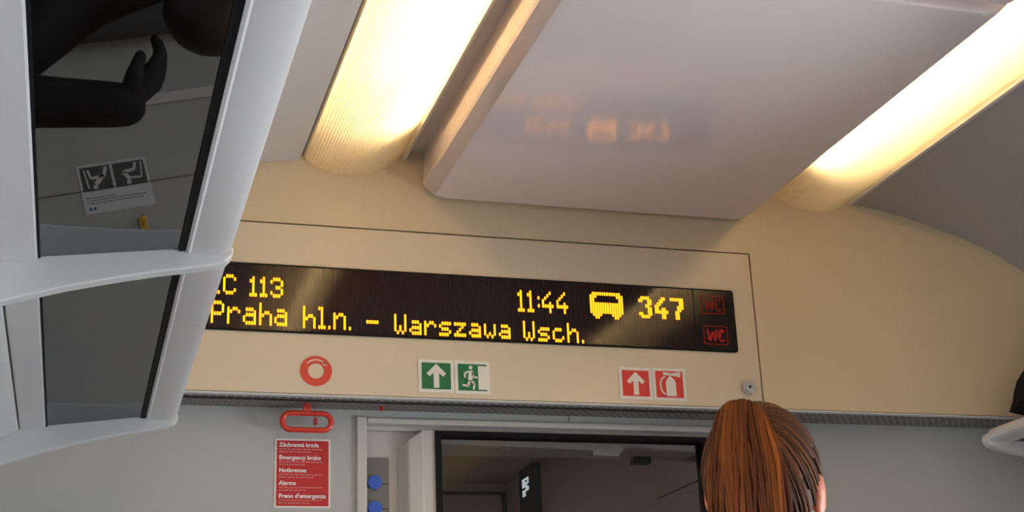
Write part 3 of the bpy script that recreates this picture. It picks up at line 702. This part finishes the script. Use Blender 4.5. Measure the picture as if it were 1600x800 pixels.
def person(root, J, Rb, hc, Rh, skin, jacket, trousers, shoes, palm, hand={}):
    T = lambda k: Vector(J[k])
    def limbs(mb, add, torso=True, arms=True, legs=True):
        if torso:
            ell(mb, T('pelvis'), (.150+add, .105+add, .115+add), Rb); ell(mb, (T('pelvis')+T('chest'))/2, (.125+add, .095+add, .17+add), Rb)
            ell(mb, T('chest'), (.150+add, .108+add, .150+add), Rb)
            capsule(mb, T('shL'), T('shR'), .052+add, .052+add); capsule(mb, T('chest'), T('neck'), .08+add, .058+add*.3)
        if arms:
            for s_ in 'LR':
                capsule(mb, T('sh'+s_), T('el'+s_), .050+add, .040+add); capsule(mb, T('el'+s_), T('wr'+s_), .040+add, .027+add)
        if legs:
            for s_ in 'LR':
                capsule(mb, T('hip'+s_), T('kn'+s_), .078+add, .054+add); capsule(mb, T('kn'+s_), T('an'+s_), .054+add, .038+add)
    b = MB(); limbs(b, 0)
    capsule(b, T('neck') - Vector((0, 0, .03)), Vector(hc) + Rh @ Vector((0, -.02, -.05)), .056, .052)
    head_shapes(b, hc, Rh)
    for s_, sg in (('L', -1), ('R', 1)):
        hand_shapes(b, T('wr'+s_), hand.get(s_, T('wr'+s_) - T('el'+s_)), palm[s_], sg)
        capsule(b, T('an'+s_), T('to'+s_), .036, .030)
    remesh(b, .0055, 3).build('body', skin, root, smooth=True)
    b = MB(); limbs(b, .014, legs=False); j = remesh(b, .009, 8).build('jacket', jacket, root, smooth=True)
    b = MB(); ell(b, T('pelvis') - Vector((0, 0, .02)), (.158, .115, .12), Rb); limbs(b, .010, torso=False, arms=False); remesh(b, .009, 8).build('trousers', trousers, root, smooth=True)
    for s_ in 'LR':
        b = MB(); capsule(b, T('an'+s_) - Vector((0, 0, .03)), T('to'+s_), .048, .040); capsule(b, T('an'+s_), T('an'+s_) - Vector((0, 0, .035)), .05, .045)
        sh = remesh(b, .008, 4)
        for v in sh.bm.verts: v.co.z = max(v.co.z, .001)
        sh.build('shoe', shoes, root, smooth=True)
JKT = mat('dark_jacket_cloth', (.035, .04, .055), .85, bump=.3); TRS = mat('dark_jeans', (.03, .04, .07), .85, bump=.3); SHO = mat('dark_shoe_leather', (.02, .02, .02), .5); HOOD = mat('black_hoodie_cloth', (.008, .008, .010), .9, bump=.3)
# ---- standing woman, seen from behind
WX, WY, WA = .958, 1.855, math.radians(-39)
Rw = Matrix.Rotation(WA, 3, 'Z'); HC = Vector((WX, WY, 1.600))
wl = lambda x, y, z: Vector((WX, WY, 0)) + Rw @ Vector((x, y, z))
wm = thing('person', (WX, WY, 0), 'person with auburn ponytail standing with their back turned, in front of the door', 'person')
JW = dict(pelvis=wl(0, -.01, .93), chest=wl(0, -.02, 1.26), neck=wl(0, -.03, 1.45), shL=wl(-.165, -.025, 1.385), shR=wl(.165, -.025, 1.385),
    elL=wl(-.215, -.05, 1.10), elR=wl(.215, -.05, 1.10), wrL=wl(-.22, .03, .87), wrR=wl(.22, .03, .87), hipL=wl(-.085, -.01, .89), hipR=wl(.085, -.01, .89),
    knL=wl(-.09, .01, .49), knR=wl(.09, .01, .49), anL=wl(-.09, -.02, .085), anR=wl(.09, -.02, .085), toL=wl(-.10, .14, .042), toR=wl(.10, .14, .042))
person(wm, JW, Rw, HC, Rw, SKIN, JKT, TRS, SHO, {'L': Rw @ Vector((1, 0, 0)), 'R': Rw @ Vector((-1, 0, 0))})
def strands_build(name, m, parent, curves, base=None, smooth=True):
    """curves: (path, radii, tint); strand tint kept as a face-corner colour"""
    mb = base or MB(); lay = mb.bm.loops.layers.color.new('strand') if base is None else (mb.bm.loops.layers.color.get('strand') or mb.bm.loops.layers.color.new('strand'))
    for f in mb.bm.faces:
        for l in f.loops: l[lay] = (.5, .5, .5, 1)
    for path, r, t in curves:
        n0 = len(mb.bm.faces); mb.tube(path, r, 5); mb.bm.faces.ensure_lookup_table()
        for f in mb.bm.faces[n0:]:
            for l in f.loops: l[lay] = (t, t, t, 1)
    return mb.build(name, m, parent, smooth=smooth)
rnd = random.Random(11)
hl = lambda p: HC + Rw @ Vector(p)
# combed hair on the skull
cap = MB()
bmesh.ops.create_uvsphere(cap.bm, u_segments=36, v_segments=24, radius=1)
ER = Vector((.083, .106, .106)); EC = Vector((0, -.014, .008))
for v in cap.bm.verts: v.co = Vector((v.co.x*ER.x, v.co.y*ER.y, v.co.z*ER.z)) + EC
def hairline(p):            # keep hair behind the face, above ear and nape
    front = .088 if p.z > .06 else (.050 + .38*max(0, p.z - .0) if p.z > .0 else (.030 if p.z > .024 else -.020 + 2.0*(p.z+.0)*(p.z > -.02)))
    if p.z <= .024: front = min(.030, -.022 + max(0, p.z + .015)*1.3)
    return p.y < front and p.z > -.098
bad = [v for v in cap.bm.verts if not hairline(v.co)]
bmesh.ops.delete(cap.bm, geom=bad, context='VERTS')
for v in cap.bm.verts: v.co = hl(v.co)
BASE = Vector((0, -.088, .082))
cur = []
for i in range(620):
    th = rnd.uniform(0, 2*math.pi); ph = rnd.uniform(-.75, 1.1)
    d = Vector((math.cos(ph)*math.cos(th), math.cos(ph)*math.sin(th), math.sin(ph)))
    q0 = Vector((d.x*ER.x, d.y*ER.y, d.z*ER.z)) + EC
    if not hairline(q0): continue
    path = []
    dB = Vector(((BASE.x-EC.x)/ER.x, (BASE.y-EC.y)/ER.y, (BASE.z-EC.z)/ER.z)).normalized()
    N = 12; lift = rnd.uniform(1.0, 1.025)
    for k in range(N):
        t = k/(N-1); dd = d.lerp(dB, t)
        if dd.length < .15: break
        dd.normalize(); path.append(hl(Vector((dd.x*ER.x, dd.y*ER.y, dd.z*ER.z))*lift + EC))
    if len(path) < 4: continue
    cur.append((path, [.0030*(.6 + .4*math.sin(math.pi*min(1, (k+.8)/len(path)))) for k in range(len(path))], rnd.random()**1.3))
hc_ = strands_build('combed_hair', HAIRC, wm, cur, base=cap)
# ponytail
def pony_path(a, b, N=20):
    """a in -1..1 across, b in 0..1 depth layer"""
    pts = []
    for k in range(N):
        t = k/(N-1)
        if t < .16:
            u = t/.16; x = a*(.016 + .014*u); y = -.070 - .045*u - .012*b*u; z = .078 + .016*math.sin(u*math.pi/2) + .005*b*u - .016*abs(a)**2.5*u
        else:
            u = (t-.16)/.84
            wdt = .030 + .012*min(1, u*4.0) + .026*u - .04*max(0, u-.65)
            x = a*wdt; drop = u
            y = -.115 - .012*b - (.030*(1-a*a*.8))*math.sin(min(1, u*2.2)*math.pi/2)*(.5+.7*b) + .02*u
            z = .094 + .005*b - .016*abs(a)**2.5 - .38*(u**1.12)
        pts.append(Vector((x, y, z)))
    return pts
cur = []
for i in range(420):
    a = rnd.uniform(-1, 1); b = rnd.random(); ph = rnd.uniform(0, 6.28); am = rnd.uniform(.0, .0065)
    pts = pony_path(a, b)
    P_ = [hl(p + Vector((am*math.sin(ph + k*.45), am*.5*math.cos(ph + k*.4), 0)) * min(1, k/6)) for k, p in enumerate(pts)]
    tint = .42 + .22*math.sin(a*6 + 3.0) + .12*math.sin(a*17) + rnd.uniform(-.32, .32)
    cut = rnd.randint(17, 20); P_ = P_[:cut]
    cur.append((P_, [.0034*(1 - .6*(k/len(P_))**3) for k in range(len(P_))], max(0, min(1, tint))))
pony = strands_build('ponytail', HAIR, wm, cur)
m = MB(); m.tube([hl(Vector((.017*math.cos(t/16*2*math.pi), -.080 + .006*math.sin(t/16*2*math.pi), .088 + .017*math.sin(t/16*2*math.pi)))) for t in range(16)], .005, 8, close=True); m.build('hair_tie', RUB, pony, smooth=True)
# ---- seated passenger against the bulkhead, mirrored in the rack glass
st = thing('passenger_seat', (.30, 2.50, 0), 'charcoal passenger seat standing with its back to the bulkhead wall', 'seat')
MB().prism(rrect(.06, .54, 2.20, 2.68, .05), 'z', .36, .435).build('seat_cushion', SEATF, st, bevel=.02)
MB().prism([(2.69, .40), (2.74, .40), (2.87, 1.00), (2.84, 1.02), (2.80, 1.00)], 'x', .08, .52).build('backrest', SEATF, st, bevel=.015)
MB().box(.20, .40, 2.40, 2.60, 0, .36).build('pedestal', PANELG, st, bevel=.01)
for x in (-.03, .60): MB().box(x, x+.035, 2.35, 2.72, .60, .63).box(x+.005, x+.03, 2.62, 2.70, .30, .60).box(min(x+.005, .53), max(x+.03, .07), 2.62, 2.70, .30, .35).build('armrest', RUB, st, bevel=.006)
ps = thing('person', (.30, 2.45, 0), 'person in black hoodie seated at the bulkhead, one arm raised, mirrored in rack glass', 'person')
Rp = Matrix.Rotation(math.pi, 3, 'Z'); Rhp = Matrix.Rotation(math.radians(-105), 3, 'Z')
HP = Vector((.375, 2.36, 1.19))
HANDR = Vector((.80, .02, -.62))
JP = dict(pelvis=(.30, 2.52, .575), chest=(.29, 2.47, .92), neck=(.335, 2.42, 1.075), shL=(.44, 2.43, 1.03), shR=(.14, 2.42, 1.13), elL=(.56, 2.30, .84), elR=(-.11, 2.38, 1.325),
    wrL=(.44, 2.10, .74), wrR=(.155, 2.35, 1.392), hipL=(.39, 2.48, .55), hipR=(.21, 2.48, .55), knL=(.40, 2.06, .535), knR=(.20, 2.06, .535), anL=(.40, 2.00, .09), anR=(.20, 2.00, .09), toL=(.41, 1.85, .042), toR=(.19, 1.85, .042))
person(ps, JP, Rp, HP, Rhp, SKINR, HOOD, TRS, SHO, {'L': Vector((0, 0, 1)), 'R': Vector((.6, -.2, .8))}, {'R': HANDR})
hb = MB(); ell(hb, HP + Rhp @ Vector((0, -.018, .030)), (.080, .096, .088), Rhp)
hb = remesh(hb, .006, 2)
loc = lambda v: Rhp.inverted() @ (v.co - HP)
bmesh.ops.delete(hb.bm, geom=[v for v in hb.bm.verts if (loc(v).y > .045 and loc(v).z < .06) or loc(v).z < -.045], context='VERTS')
hb.build('short_hair', HAIRD, ps, smooth=True)
gb = MB()
hand_shapes(gb, JP['wrR'], HANDR, Vector((.6, -.2, .8)), 1)
gb = remesh(gb, .005, 2)
for v in gb.bm.verts: v.co += v.normal * .003
gb.build('glove', HOOD, ps, smooth=True)
